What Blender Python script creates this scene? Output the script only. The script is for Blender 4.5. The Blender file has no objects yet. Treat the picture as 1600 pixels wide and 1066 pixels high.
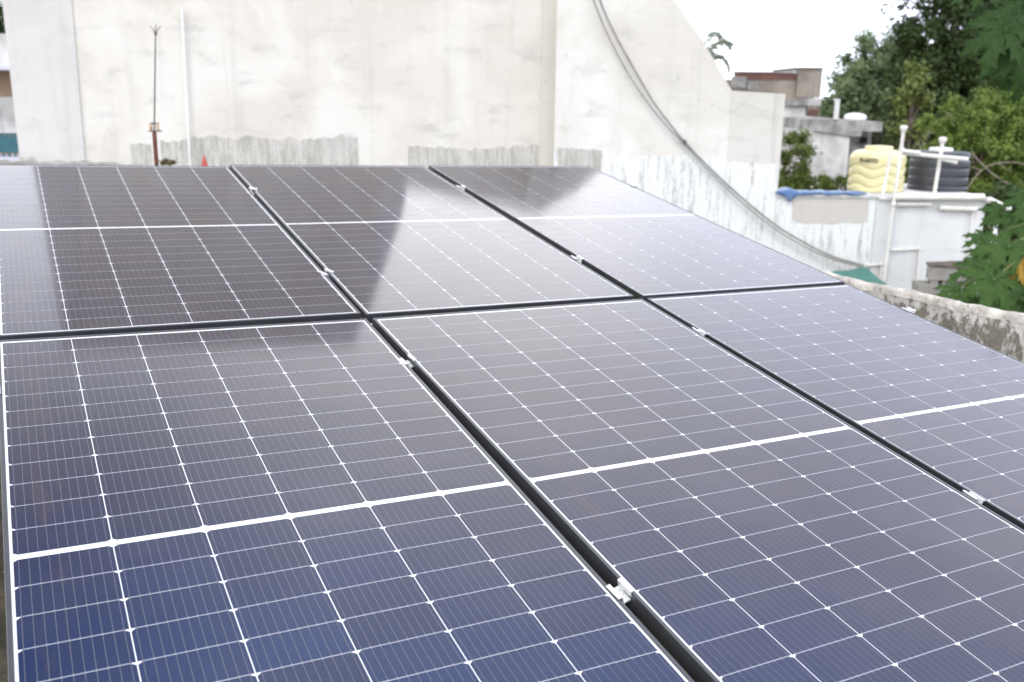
import bpy, bmesh, math, random
import numpy as np
from mathutils import Matrix, Vector
R = math.radians
random.seed(4)
rng = np.random.default_rng(11)
sc = bpy.context.scene
COL = sc.collection

# ------------------------------------------------------------------ camera
CZ = 1.65
FPX = 1501.585
CAMM = ((0.999951, -0.009886, 0.0), (0.002461, 0.248912, -0.968523), (0.009575, 0.968476, 0.248924))
cam = bpy.data.cameras.new('camera')
cam_ob = bpy.data.objects.new('camera', cam)
COL.objects.link(cam_ob)
cam_ob.matrix_world = Matrix.Translation((0, 0, CZ)) @ Matrix(CAMM).to_4x4()
cam.sensor_width = 36
cam.lens = FPX / 1600 * 36
cam.clip_start = 0.05
cam.clip_end = 3000
cam.dof.use_dof = True
cam.dof.focus_distance = 2.4
cam.dof.aperture_fstop = 4.0
sc.camera = cam_ob

# ------------------------------------------------------------------ sky, sun, exposure
SUN_EL, SUN_AZ = R(50), R(212)          # azimuth clockwise from +Y
world = bpy.data.worlds.new('World')
sc.world = world
world.use_nodes = True
wt = world.node_tree
for n in list(wt.nodes):
    wt.nodes.remove(n)
sky = wt.nodes.new('ShaderNodeTexSky')
sky.sky_type = 'NISHITA'
sky.sun_disc = False
sky.sun_elevation = SUN_EL
sky.sun_rotation = SUN_AZ
sky.dust_density = 4
wc = wt.nodes.new('ShaderNodeTexCoord')
cl = wt.nodes.new('ShaderNodeTexNoise')
cl.inputs['Scale'].default_value = 1.6
cl.inputs['Detail'].default_value = 3
wt.links.new(wc.outputs['Generated'], cl.inputs['Vector'])
cr = wt.nodes.new('ShaderNodeValToRGB')
cr.color_ramp.elements[0].position = 0.32
cr.color_ramp.elements[0].color = (12.5, 13.3, 15.0, 1)
cr.color_ramp.elements[1].position = 0.68
cr.color_ramp.elements[1].color = (18.5, 18.5, 18.8, 1)
wt.links.new(cl.outputs['Fac'], cr.inputs['Fac'])
mx = wt.nodes.new('ShaderNodeMix')
mx.data_type = 'RGBA'
mx.inputs[0].default_value = 0.86       # overcast: cloud hides most of the blue sky
wt.links.new(sky.outputs['Color'], mx.inputs[6])
wt.links.new(cr.outputs['Color'], mx.inputs[7])
bg = wt.nodes.new('ShaderNodeBackground')
bg.inputs['Strength'].default_value = 0.145
# the cloud layer is brightest low in front and thins to bluish grey high up on the left
wsep = wt.nodes.new('ShaderNodeSeparateXYZ')
wt.links.new(wc.outputs['Generated'], wsep.inputs[0])
def wmap(sock, a, b, c, d):
    n = wt.nodes.new('ShaderNodeMapRange')
    n.interpolation_type = 'SMOOTHSTEP'
    wt.links.new(sock, n.inputs[0])
    for i, v in enumerate((a, b, c, d)): n.inputs[1+i].default_value = v
    return n.outputs[0]
def wmath(op, a, b):
    n = wt.nodes.new('ShaderNodeMath'); n.operation = op
    for i, v in enumerate((a, b)):
        if hasattr(v, 'links'): wt.links.new(v, n.inputs[i])
        else: n.inputs[i].default_value = v
    return n.outputs[0]
w_el = wmap(wsep.outputs[2], 0.34, 0.78, 1.18, 0.78)
w_x = wmap(wsep.outputs[0], -0.36, -0.04, 1.0, 0.0)
w_hi = wmap(wsep.outputs[2], 0.42, 0.76, 0.20, 0.78)
w_dark = wmath('MULTIPLY', w_x, w_hi)
w_r = wmap(wsep.outputs[0], 0.05, 0.42, 0.0, 1.0)
w_val = wmath('MULTIPLY', wmath('MULTIPLY', w_el, wmath('SUBTRACT', 1.0, w_dark)), wmath('SUBTRACT', 1.0, wmath('MULTIPLY', w_r, 0.24)))
wtint = wt.nodes.new('ShaderNodeMix'); wtint.data_type = 'RGBA'
wt.links.new(wmath('MAXIMUM', w_dark, wmath('MULTIPLY', w_r, 0.9)), wtint.inputs[0])
wtint.inputs[6].default_value = (1, 1, 1, 1)
wtint.inputs[7].default_value = (0.94, 0.97, 1.12, 1)
wmul = wt.nodes.new('ShaderNodeMix'); wmul.data_type = 'RGBA'; wmul.blend_type = 'MULTIPLY'
wmul.inputs[0].default_value = 1.0
wt.links.new(mx.outputs[2], wmul.inputs[6]); wt.links.new(wtint.outputs[2], wmul.inputs[7])
wsc = wt.nodes.new('ShaderNodeVectorMath'); wsc.operation = 'SCALE'
wt.links.new(wmul.outputs[2], wsc.inputs[0]); wt.links.new(w_val, wsc.inputs['Scale'])
wt.links.new(wsc.outputs[0], bg.inputs['Color'])
wo = wt.nodes.new('ShaderNodeOutputWorld')
wt.links.new(bg.outputs[0], wo.inputs['Surface'])

sun = bpy.data.lights.new('sun', 'SUN')
sun.energy = 0.85
sun.angle = R(14)
sun.color = (1.0, 0.95, 0.87)
sun_ob = bpy.data.objects.new('sun', sun)
COL.objects.link(sun_ob)
sd = Vector((math.sin(SUN_AZ) * math.cos(SUN_EL), math.cos(SUN_AZ) * math.cos(SUN_EL), math.sin(SUN_EL)))
sun_ob.rotation_euler = sd.to_track_quat('Z', 'Y').to_euler()
sun_ob.location = sd * 60

sc.view_settings.view_transform = 'Standard'
sc.view_settings.look = 'None'
sc.view_settings.exposure = 0.40
sc.view_settings.gamma = 1.0

# ------------------------------------------------------------------ helpers
def ray(px, py):
    v = ((px - 800) / FPX, -(py - 533) / FPX, -1.0)
    return Vector([sum(CAMM[i][k] * v[k] for k in range(3)) for i in range(3)])

def at(px, py, Y):
    d = ray(px, py)
    return Vector((0, 0, CZ)) + d * (Y / d.y)

def ppm(Y):
    return FPX / (Y * 0.9685 + 0.2)

def tag(o, label=None, cat=None, group=None, kind=None):
    if label: o['label'] = label
    if cat: o['category'] = cat
    if group: o['group'] = group
    if kind: o['kind'] = kind
    return o

def empty(name, loc, label, cat, group=None):
    o = bpy.data.objects.new(name, None)
    o.empty_display_size = 0.2
    COL.objects.link(o)
    o.location = loc
    return tag(o, label, cat, group)

def norm(v):
    v = Vector(v)
    return v / max(v.length, 1e-9)

class MB:
    """collects shapes (world coordinates) and links them as ONE mesh object"""
    def __init__(self):
        self.v, self.f, self.m, self.s = [], [], [], []
    def add(self, vs, fs, mi=0, smooth=False):
        b = len(self.v)
        self.v += [tuple(p) for p in vs]
        for f in fs:
            self.f.append([b + i for i in f]); self.m.append(mi); self.s.append(smooth)
        return self
    def box(self, a, b, mi=0, bev=0.0):
        x0, y0, z0 = [min(p, q) for p, q in zip(a, b)]
        x1, y1, z1 = [max(p, q) for p, q in zip(a, b)]
        if bev <= 0:
            vs = [(x0,y0,z0),(x1,y0,z0),(x1,y1,z0),(x0,y1,z0),(x0,y0,z1),(x1,y0,z1),(x1,y1,z1),(x0,y1,z1)]
            return self.add(vs, [(3,2,1,0),(4,5,6,7),(0,1,5,4),(1,2,6,5),(2,3,7,6),(3,0,4,7)], mi)
        bm = bmesh.new()
        bmesh.ops.create_cube(bm, size=1)
        for v in bm.verts:
            v.co = Vector(((x0+x1)/2 + v.co.x*(x1-x0), (y0+y1)/2 + v.co.y*(y1-y0), (z0+z1)/2 + v.co.z*(z1-z0)))
        bmesh.ops.bevel(bm, geom=bm.edges[:], offset=bev, segments=2, affect='EDGES', profile=0.5)
        bm.verts.index_update()
        self.add([v.co for v in bm.verts], [[v.index for v in f.verts] for f in bm.faces], mi)
        bm.free()
        return self
    def prism(self, pts, y0, y1, mi=0):
        """outline in (x, z), extruded from front y0 to back y1"""
        n = len(pts)
        vs = [(x, y0, z) for x, z in pts] + [(x, y1, z) for x, z in pts]
        fs = [list(range(n)), list(range(2*n-1, n-1, -1))]
        fs += [(i, n+i, n+(i+1) % n, (i+1) % n) for i in range(n)]
        return self.add(vs, fs, mi)
    def face(self, pts, mi=0):
        return self.add(pts, [list(range(len(pts)))], mi)
    def tube(self, pts, rad, n=10, mi=0, cap=True):
        pts = [Vector(p) for p in pts]
        rs = rad if isinstance(rad, (list, tuple)) else [rad]*len(pts)
        vs, fs = [], []
        prev = None
        for i, p in enumerate(pts):
            t = norm((pts[min(i+1, len(pts)-1)] - pts[max(i-1, 0)]))
            if prev is None:
                u = t.cross(Vector((0, 0, 1)))
                if u.length < 0.05: u = t.cross(Vector((0, 1, 0)))
            else:
                u = prev - t*prev.dot(t)
            u = norm(u); prev = u; w = t.cross(u)
            for k in range(n):
                a = 2*math.pi*k/n
                vs.append(p + (u*math.cos(a) + w*math.sin(a))*rs[i])
        for i in range(len(pts)-1):
            for k in range(n):
                fs.append((i*n+k, i*n+(k+1) % n, (i+1)*n+(k+1) % n, (i+1)*n+k))
        self.add(vs, fs, mi, True)
        if cap:
            self.add(vs[:n], [list(range(n))[::-1]], mi); self.add(vs[-n:], [list(range(n))], mi)
        return self
    def lathe(self, prof, c, n=64, mi=0, mod=None):
        """prof: (radius, z) list; mod(theta, z, r) -> r"""
        vs, fs = [], []
        for r, z in prof:
            for k in range(n):
                a = 2*math.pi*k/n
                q = mod(a, z, r) if mod else r
                vs.append((c[0]+q*math.cos(a), c[1]+q*math.sin(a), c[2]+z))
        for i in range(len(prof)-1):
            for k in range(n):
                fs.append((i*n+k, i*n+(k+1) % n, (i+1)*n+(k+1) % n, (i+1)*n+k))
        m = len(prof)-1
        fs.append([m*n+k for k in range(n)])
        return self.add(vs, fs, mi, True)
    def build(self, name, mats, parent=None, local=False):
        me = bpy.data.meshes.new(name)
        off = Vector((0, 0, 0)) if (parent is None or local) else parent.location
        p = parent
        if parent is not None and not local and parent.parent is not None:
            off = parent.location + parent.parent.location
        me.from_pydata([(x-off[0], y-off[1], z-off[2]) for x, y, z in self.v], [], self.f)
        for m in (mats if isinstance(mats, (list, tuple)) else [mats]):
            me.materials.append(m)
        me.polygons.foreach_set('material_index', self.m)
        me.polygons.foreach_set('use_smooth', self.s)
        me.update()
        o = bpy.data.objects.new(name, me)
        COL.objects.link(o)
        if parent is not None: o.parent = parent
        return o

# ------------------------------------------------------------------ materials
class G:
    def __init__(self, name):
        self.mat = bpy.data.materials.new(name)
        self.mat.use_nodes = True
        self.t = self.mat.node_tree
        for n in list(self.t.nodes): self.t.nodes.remove(n)
        self.out = self.n('ShaderNodeOutputMaterial')
        self.tc = self.n('ShaderNodeTexCoord')
        self.pos = self.tc.outputs['Object']
    def n(self, typ, **kw):
        nd = self.t.nodes.new(typ)
        for k, v in kw.items(): setattr(nd, k, v)
        return nd
    def put(self, sock, val):
        if hasattr(val, 'links'): self.t.links.new(val, sock)
        elif isinstance(val, (tuple, list)) and len(val) == 3 and sock.type == 'RGBA': sock.default_value = (*val, 1)
        else: sock.default_value = val
    def math(self, op, a, b=0.0, c=None, clamp=False):
        nd = self.n('ShaderNodeMath', operation=op); nd.use_clamp = clamp
        self.put(nd.inputs[0], a); self.put(nd.inputs[1], b)
        if c is not None: self.put(nd.inputs[2], c)
        return nd.outputs[0]
    def vscale(self, s, vec=None):
        nd = self.n('ShaderNodeMapping')
        self.t.links.new(vec or self.pos, nd.inputs['Vector'])
        nd.inputs['Scale'].default_value = s
        return nd.outputs[0]
    def noise(self, scale, detail=4, rough=0.55, vec=None, dist=0.0, w=None):
        nd = self.n('ShaderNodeTexNoise')
        self.t.links.new(vec or self.pos, nd.inputs['Vector'])
        if w is not None:
            nd.noise_dimensions = '4D'; self.put(nd.inputs['W'], w)
        nd.inputs['Scale'].default_value = scale; nd.inputs['Detail'].default_value = detail
        nd.inputs['Roughness'].default_value = rough; nd.inputs['Distortion'].default_value = dist
        return nd.outputs['Fac']
    def step(self, v, a, b):
        nd = self.n('ShaderNodeMapRange'); nd.interpolation_type = 'SMOOTHSTEP'
        self.put(nd.inputs[0], v); nd.inputs[1].default_value = a; nd.inputs[2].default_value = b
        return nd.outputs[0]
    def mix(self, f, a, b):
        nd = self.n('ShaderNodeMix', data_type='RGBA')
        self.put(nd.inputs[0], f); self.put(nd.inputs[6], a); self.put(nd.inputs[7], b)
        return nd.outputs[2]
    def bump(self, h, strength=0.3, dist=0.01):
        nd = self.n('ShaderNodeBump'); self.put(nd.inputs['Height'], h)
        nd.inputs['Strength'].default_value = strength; nd.inputs['Distance'].default_value = dist
        return nd.outputs[0]
    def bsdf(self, col, rough=0.8, spec=0.3, metal=0.0, normal=None, ior=None, trans=0.0):
        p = self.n('ShaderNodeBsdfPrincipled')
        self.put(p.inputs['Base Color'], col); self.put(p.inputs['Roughness'], rough)
        self.put(p.inputs['Specular IOR Level'], spec); self.put(p.inputs['Metallic'], metal)
        if ior: p.inputs['IOR'].default_value = ior
        if normal is not None: self.t.links.new(normal, p.inputs['Normal'])
        sh = p.outputs[0]
        if trans > 0:
            tr = self.n('ShaderNodeBsdfTranslucent'); self.put(tr.inputs['Color'], col)
            ms = self.n('ShaderNodeMixShader'); ms.inputs[0].default_value = trans
            self.t.links.new(sh, ms.inputs[1]); self.t.links.new(tr.outputs[0], ms.inputs[2]); sh = ms.outputs[0]
        self.t.links.new(sh, self.out.inputs['Surface'])
        return self.mat

def plain(name, c1, c2=None, scale=3.0, rough=0.7, spec=0.3, metal=0.0, bump=0.0, streak=0.0, lo=0.35, hi=0.65):
    g = G(name)
    c2 = c2 or tuple(x*0.82 for x in c1)
    col = g.mix(g.step(g.noise(scale, 5), lo, hi), c1, c2)
    if streak > 0:
        s = g.noise(9.0, 4, 0.6, g.vscale((1, 1, 0.07)))
        col = g.mix(g.math('MULTIPLY', g.step(s, 0.52, 0.75), streak), col, tuple(x*0.45 for x in c1))
    nrm = g.bump(g.noise(scale*9, 4), bump) if bump > 0 else None
    return g.bsdf(col, rough, spec, metal, nrm)

def plaster(name, white, cream, grey, smear=0.5, streak=0.25):
    """old lime-washed plaster: cloudy coats, brush smears, drips, specks"""
    g = G(name)
    c = g.mix(g.step(g.noise(0.75, 4, 0.55, dist=0.6), 0.36, 0.62), cream, white)
    c = g.mix(g.math('MULTIPLY', g.step(g.noise(2.3, 6, 0.62, g.vscale((0.7, 1, 1.8))), 0.52, 0.72), smear), c, grey)
    s = g.noise(5.0, 4, 0.6, g.vscale((1, 1, 0.06)))
    c = g.mix(g.math('MULTIPLY', g.step(s, 0.5, 0.72), streak), c, grey)
    # trowel sweeps and a few hairline cracks
    c = g.mix(g.math('MULTIPLY', g.step(g.noise(9.0, 7, 0.7, g.vscale((0.5, 1, 1.5)), dist=1.2), 0.5, 0.75), smear*.6), c, tuple(x*1.12 for x in white))
    vo = g.n('ShaderNodeTexVoronoi', feature='DISTANCE_TO_EDGE'); vo.inputs['Scale'].default_value = 0.55
    wv = g.n('ShaderNodeVectorMath', operation='ADD'); nz = g.n('ShaderNodeTexNoise'); nz.inputs['Scale'].default_value = 2.2; nz.inputs['Detail'].default_value = 6
    g.t.links.new(g.pos, nz.inputs['Vector']); g.t.links.new(g.pos, wv.inputs[0])
    wn = g.n('ShaderNodeVectorMath', operation='SCALE'); wn.inputs['Scale'].default_value = 0.8
    g.t.links.new(nz.outputs['Color'], wn.inputs[0]); g.t.links.new(wn.outputs[0], wv.inputs[1]); g.t.links.new(wv.outputs[0], vo.inputs['Vector'])
    ck = g.math('MULTIPLY', g.math('SUBTRACT', 1.0, g.step(vo.outputs['Distance'], 0.002, 0.012)), g.step(g.noise(1.3, 3), 0.50, 0.62))
    c = g.mix(g.math('MULTIPLY', ck, 0.18), c, tuple(x*0.8 for x in grey))
    k = g.step(g.noise(11.0, 3, 0.5), 0.70, 0.76)
    c = g.mix(g.math('MULTIPLY', k, 0.45), c, tuple(x*0.55 for x in grey))
    return g.bsdf(c, 0.88, 0.2, normal=g.bump(g.noise(14, 5), 0.25))

def streaked(name, base, dark, lo, hi, amount, blotch=0.3):
    """paint run down with vertical dirt streaks"""
    g = G(name)
    a = g.noise(5.0, 6, 0.7, g.vscale((1.3, 1, 0.30)))
    b = g.noise(19.0, 5, 0.65, g.vscale((1.2, 1, 0.12)))
    c0 = g.noise(38.0, 3, 0.6, g.vscale((1, 1, 0.5)))
    f = g.math('ADD', g.math('ADD', g.math('MULTIPLY', a, 0.42), g.math('MULTIPLY', b, 0.40)), g.math('MULTIPLY', c0, 0.18))
    c = g.mix(g.math('MULTIPLY', g.step(f, lo, hi), amount), base, dark)
    c = g.mix(g.math('MULTIPLY', g.step(g.noise(1.7, 5), 0.5, 0.7), blotch), c, tuple((x+y)/2 for x, y in zip(base, dark)))
    return g.bsdf(c, 0.85, 0.2, normal=g.bump(g.noise(16, 5), 0.2))

M = {}
M['wall'] = plaster('whitewash', (0.69, 0.67, 0.615), (0.61, 0.575, 0.51), (0.43, 0.415, 0.38), 0.55, 0.25)
M['wall_grey'] = plaster('grey_whitewash', (0.62, 0.605, 0.575), (0.58, 0.565, 0.535), (0.44, 0.435, 0.42), 0.3, 0.30)
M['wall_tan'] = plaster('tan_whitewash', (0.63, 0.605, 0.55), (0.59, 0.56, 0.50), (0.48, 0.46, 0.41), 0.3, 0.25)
M['wall_gable'] = plaster('gable_whitewash', (0.71, 0.70, 0.65), (0.62, 0.595, 0.53), (0.47, 0.455, 0.405), 0.5, 0.22)
M['wall_end'] = plaster('streaky_whitewash', (0.63, 0.61, 0.56), (0.57, 0.55, 0.49), (0.37, 0.355, 0.325), 0.3, 0.8)
M['stain'] = streaked('weathered_plaster', (0.56, 0.545, 0.50), (0.26, 0.25, 0.22), 0.42, 0.62, 0.75, 0.35)
M['lower'] = streaked('pale_blue_limewash', (0.73, 0.745, 0.72), (0.24, 0.24, 0.22), 0.485, 0.64, 0.8, 0.06)
M['patch'] = plaster('fresh_cement_patch', (0.56, 0.53, 0.48), (0.51, 0.48, 0.435), (0.45, 0.42, 0.38), 0.4, 0.05)
M['tankhouse'] = plaster('pale_blue_wall_paint', (0.68, 0.69, 0.675), (0.61, 0.625, 0.615), (0.44, 0.45, 0.44), 0.5, 0.45)
M['coping'] = plain('dirty_white_coping', (0.70, 0.70, 0.68), (0.50, 0.50, 0.47), 2.5, 0.8)
M['silver'] = plain('mill_aluminium', (0.80, 0.80, 0.79), (0.70, 0.70, 0.69), 40, 0.38, 0.5, 0.55)
M['rail'] = plain('galvanised_rail', (0.13, 0.13, 0.135), (0.10, 0.10, 0.105), 20, 0.6, 0.4, 0.3)
M['pvc'] = plain('white_pvc', (0.78, 0.77, 0.72), (0.68, 0.66, 0.60), 5, 0.4, 0.4)
M['rust'] = plain('rusty_pipe', (0.17, 0.065, 0.04), (0.10, 0.04, 0.03), 30, 0.8, 0.3)
M['iron'] = plain('grey_iron', (0.14, 0.13, 0.12), (0.09, 0.08, 0.07), 30, 0.6, 0.4)
M['porcelain'] = plain('beige_insulator', (0.55, 0.42, 0.30), (0.40, 0.28, 0.19), 40, 0.5)
M['cable'] = plain('grey_cable', (0.33, 0.32, 0.295), (0.24, 0.23, 0.215), 9, 0.6)
M['red'] = plain('red_plastic', (0.48, 0.085, 0.07), (0.40, 0.07, 0.06), 8, 0.5)
M['cement'] = plain('raw_cement', (0.36, 0.34, 0.31), (0.26, 0.25, 0.22), 4, 0.9, 0.2, 0, 0.3, 0.3)
M['whitehouse'] = plain('weathered_white_house', (0.68, 0.67, 0.65), (0.45, 0.44, 0.42), 1.5, 0.9, 0.2, 0, 0.3, 0.7)
M['slab'] = plain('mouldy_concrete', (0.46, 0.45, 0.43), (0.20, 0.195, 0.18), 2.2, 0.9, 0.2, 0, 0.3, 0.9)
M['brownplaster'] = plain('brown_plaster', (0.31, 0.27, 0.225), (0.20, 0.175, 0.145), 1.3, 0.9, 0.2, 0, 0.3, 0.7)
M['redbrick'] = plain('red_brick', (0.17, 0.085, 0.068), (0.12, 0.07, 0.06), 2, 0.9, 0.2, 0, 0.3, 0.5)
M['tan'] = plain('tan_paint', (0.45, 0.33, 0.24), (0.40, 0.29, 0.21), 2, 0.85)
M['lilac'] = plain('lilac_white_paint', (0.62, 0.62, 0.70), (0.55, 0.55, 0.62), 2, 0.8)
M['teal'] = plain('teal_paint', (0.05, 0.16, 0.19), (0.04, 0.12, 0.15), 4, 0.5)
M['dark'] = plain('dark_opening', (0.02, 0.02, 0.02), (0.015, 0.015, 0.015), 4, 0.9)
M['ground'] = plain('red_earth', (0.17, 0.12, 0.08), (0.09, 0.10, 0.045), 0.3, 0.95, 0.1)
M['bark'] = plain('bark', (0.16, 0.13, 0.10), (0.09, 0.07, 0.055), 6, 0.9, 0.2, 0, 0.5)
M['deadwood'] = plain('grey_branch', (0.30, 0.26, 0.21), (0.20, 0.17, 0.13), 9, 0.9)
M['yellow_tank'] = plain('yellow_plastic', (0.74, 0.68, 0.38), (0.69, 0.63, 0.345), 3, 0.38, 0.4)
M['black_tank'] = plain('black_plastic', (0.030, 0.034, 0.042), (0.05, 0.052, 0.056), 3, 0.42, 0.5)
M['ink'] = plain('dark_lettering', (0.05, 0.05, 0.04), (0.05, 0.05, 0.04), 3, 0.6)
M['white'] = plain('white_plastic', (0.82, 0.82, 0.80), (0.76, 0.76, 0.74), 6, 0.45, 0.4)
M['green_tarp'] = plain('green_tarpaulin', (0.05, 0.17, 0.135), (0.07, 0.21, 0.17), 3, 0.55)
M['yellow_leaf'] = plain('yellow_leaf', (0.34, 0.21, 0.02), (0.24, 0.15, 0.025), 20, 0.5)
M['moss'] = plain('dry_moss', (0.17, 0.13, 0.045), (0.07, 0.065, 0.03), 40, 0.95)

g = G('blue_tarpaulin')
M['blue_tarp'] = g.bsdf(g.mix(g.step(g.noise(6, 4), .4, .62), (0.04, 0.105, 0.24), (0.13, 0.21, 0.36)), 0.42, 0.5)

g = G('roof_floor')
c = g.mix(g.step(g.noise(3.5, 7, .65), .4, .6), (0.085, 0.07, 0.05), (0.035, 0.033, 0.022))
c = g.mix(g.step(g.noise(30, 4), .62, .74), c, (0.16, 0.14, 0.11))
M['roof'] = g.bsdf(c, 0.95, 0.2, normal=g.bump(g.noise(60, 5), 0.5))

g = G('mossy_parapet_side')
wv = g.noise(2.2, 2, .5)
n1 = g.math('ADD', g.math('MULTIPLY', g.noise(4.5, 9, .76, g.vscale((1.3, 1.3, 0.8))), .42), g.math('MULTIPLY', g.noise(22.0, 8, .78, g.vscale((1.3, 1.3, 0.6))), .58))
sepz = g.n('ShaderNodeSeparateXYZ'); g.t.links.new(g.pos, sepz.inputs[0])
band = g.math('MULTIPLY', g.step(sepz.outputs[2], -0.24, -0.10), g.math('SUBTRACT', 1.0, g.step(sepz.outputs[2], -0.09, -0.05)))       # growth is thicker just under the rounded top
f = g.math('ADD', n1, g.math('MULTIPLY', band, 0.06))
moss = g.step(f, .520, .560)
c = g.mix(g.step(g.noise(8, 6), .35, .65), (0.74, 0.71, 0.64), (0.56, 0.54, 0.49))
c = g.mix(g.math('MULTIPLY', moss, .92), c, g.mix(g.noise(34, 5), (0.12, 0.105, 0.075), (0.30, 0.275, 0.22)))
c = g.mix(g.step(g.noise(55, 3), .66, .72), c, (0.10, 0.09, 0.07))
M['parapet'] = g.bsdf(c, 0.95, 0.15, normal=g.bump(g.math('SUBTRACT', g.noise(40, 6), moss), 0.6, 0.012))
g = G('rough_parapet_top')
c = g.mix(g.step(g.noise(9, 7, .65), .38, .62), (0.66, 0.61, 0.54), (0.38, 0.35, 0.31))
c = g.mix(g.step(g.noise(28, 6, .7), .56, .66), c, (0.24, 0.21, 0.17))
M['parapet_top'] = g.bsdf(c, 0.95, 0.15, normal=g.bump(g.noise(45, 6), 0.7, 0.012))

# --- solar panel: everything lies under one sheet of slightly textured glass
def glass_over(g, col, rough=0.07):
    rr = g.math('ADD', rough, g.math('MULTIPLY', g.step(g.noise(5.0, 6, .65), .35, .75), 0.04))
    return g.bsdf(col, rr, 0.5, ior=1.42)

def dust(g, col, amt=0.10):
    oi = g.n('ShaderNodeObjectInfo')
    w = g.math('MULTIPLY', oi.outputs['Random'], 40.0)
    d = g.step(g.noise(2.2, 6, .62, w=w), .42, .75)
    col = g.mix(g.math('MULTIPLY', d, amt), col, (0.29, 0.26, 0.235))
    # brown dirt that has run along the long edge
    sx = g.n('ShaderNodeSeparateXYZ'); g.t.links.new(g.pos, sx.inputs[0])
    e = g.math('SUBTRACT', 1.0, g.step(g.math('ABSOLUTE', g.math('ADD', sx.outputs[0], 0.485)), 0.01, 0.045))
    e = g.math('MULTIPLY', e, g.step(g.noise(7.0, 7, .72, g.vscale((2.4, .45, 1)), w=w), .48, .68))
    col = g.mix(g.math('MULTIPLY', e, 0.35), col, (0.11, 0.06, 0.035))
    sp = g.step(g.noise(26, 2, .4, w=w), .80, .83)
    return g.mix(g.math('MULTIPLY', sp, .5), col, (0.22, 0.16, 0.10))

g = G('solar_cell')
geo = g.n('ShaderNodeNewGeometry')
lw = g.n('ShaderNodeLayerWeight'); lw.inputs['Blend'].default_value = 0.5
tint = g.mix(g.step(lw.outputs['Facing'], 0.32, 0.60), (0.004, 0.020, 0.078), (0.029, 0.021, 0.027))   # thin-film blue turns purple when seen flatter
cell = g.mix(g.math('MULTIPLY', geo.outputs['Random Per Island'], 0.5), tint, (0.014, 0.016, 0.036))
# the cell's own edge looks bluer
M['cell'] = glass_over(g, dust(g, cell, 0.06))
g = G('white_backsheet')
M['sheet'] = glass_over(g, dust(g, (0.78, 0.79, 0.80), 0.06))
g = G('cell_ribbon')
M['ribbon'] = glass_over(g, dust(g, (0.13, 0.135, 0.165), 0.05))
g = G('row_gap')
M['rowgap'] = glass_over(g, dust(g, (0.36, 0.37, 0.42), 0.05))
M['frame'] = plain('dark_anodised_frame', (0.060, 0.062, 0.066), (0.050, 0.052, 0.056), 12, 0.36, 0.6, 0.35)

def leafmat(name, a, b, spec=0.35, trans=0.25, tip=None):
    g = G(name)
    geo = g.n('ShaderNodeNewGeometry')
    c = g.mix(geo.outputs['Random Per Island'], a, b)
    big = g.step(g.noise(0.9, 3), .38, .64)
    c = g.mix(g.math('MULTIPLY', big, 0.55), c, tip or tuple(x*1.35 for x in b))
    return g.bsdf(c, 0.5, spec, trans=trans)
M['leaf_far'] = leafmat('haze_paled_far_leaf', (0.10, 0.155, 0.075), (0.21, 0.27, 0.135), spec=.2, trans=0.35)  # haze over the distant tree is put into these paler greens
M['leaf_dark'] = leafmat('dark_mango_leaf', (0.026, 0.050, 0.018), (0.068, 0.10, 0.034), spec=.2)
M['leaf_lime'] = leafmat('yellow_green_leaf', (0.075, 0.115, 0.028), (0.17, 0.20, 0.05))
M['leaf_bright'] = leafmat('bright_feathery_leaf', (0.095, 0.165, 0.035), (0.23, 0.31, 0.075), spec=.2, trans=0.35)
M['leaf_shrub'] = leafmat('shrub_leaf', (0.055, 0.09, 0.018), (0.14, 0.18, 0.04), spec=.2)
M['leaf_palm'] = leafmat('haze_paled_palm_leaf', (0.30, 0.34, 0.26), (0.38, 0.42, 0.33), spec=.2, trans=.45)  # fronds coloured far paler than real leaves to imitate haze
def papayamat(name, a, b):
    g = G(name)
    geo = g.n('ShaderNodeNewGeometry')
    c = g.mix(g.noise(6, 3), a, b)
    return g.bsdf(c, 0.55, 0.18, trans=0.22)
M['papaya'] = papayamat('papaya_leaf', (0.030, 0.078, 0.016), (0.075, 0.135, 0.032))
M['papaya_vein'] = papayamat('papaya_leaf_vein', (0.12, 0.20, 0.07), (0.16, 0.25, 0.09))
M['papaya_dark'] = papayamat('dark_papaya_leaf', (0.018, 0.046, 0.010), (0.045, 0.085, 0.020))
M['papaya_stem'] = plain('green_stem', (0.16, 0.20, 0.07), (0.12, 0.14, 0.06), 8, 0.6)

# ------------------------------------------------------------------ setting: ground and roof
b = MB(); b.face([(-900, -900, -4), (900, -900, -4), (900, 1800, -4), (-900, 1800, -4)])
tag(b.build('ground', M['ground']), kind='structure')
UD = Vector((0.8843, 0.4658, 0)).normalized(); VD = Vector((-0.4658, 0.8843, 0))   # row direction and column direction, level
def uv(u, v, z): 
    p = UD*u + VD*v; return (p.x, p.y, z)
b = MB()
lo = [uv(-4.5, -2.5, -.15), uv(4.42, -2.5, -.15), uv(4.42, 6.28, -.15), uv(-4.5, 6.28, -.15)]
b.add(lo + [(x, y, 0) for x, y, z in lo], [(3,2,1,0),(4,5,6,7),(0,1,5,4),(1,2,6,5),(2,3,7,6),(3,0,4,7)])
tag(b.build('roof_floor', M['roof']), kind='structure')
b = MB()
lo = [uv(-4.4, -2.4, -4), uv(4.35, -2.4, -4), uv(4.35, 6.2, -4), uv(-4.4, 6.2, -4)]
b.add(lo + [(x, y, -.152) for x, y, z in lo], [(3,2,1,0),(4,5,6,7),(0,1,5,4),(1,2,6,5),(2,3,7,6),(3,0,4,7)])
tag(b.build('house_below', M['coping']), 'lime washed house under the roof that carries the solar panels', 'house')

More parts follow.
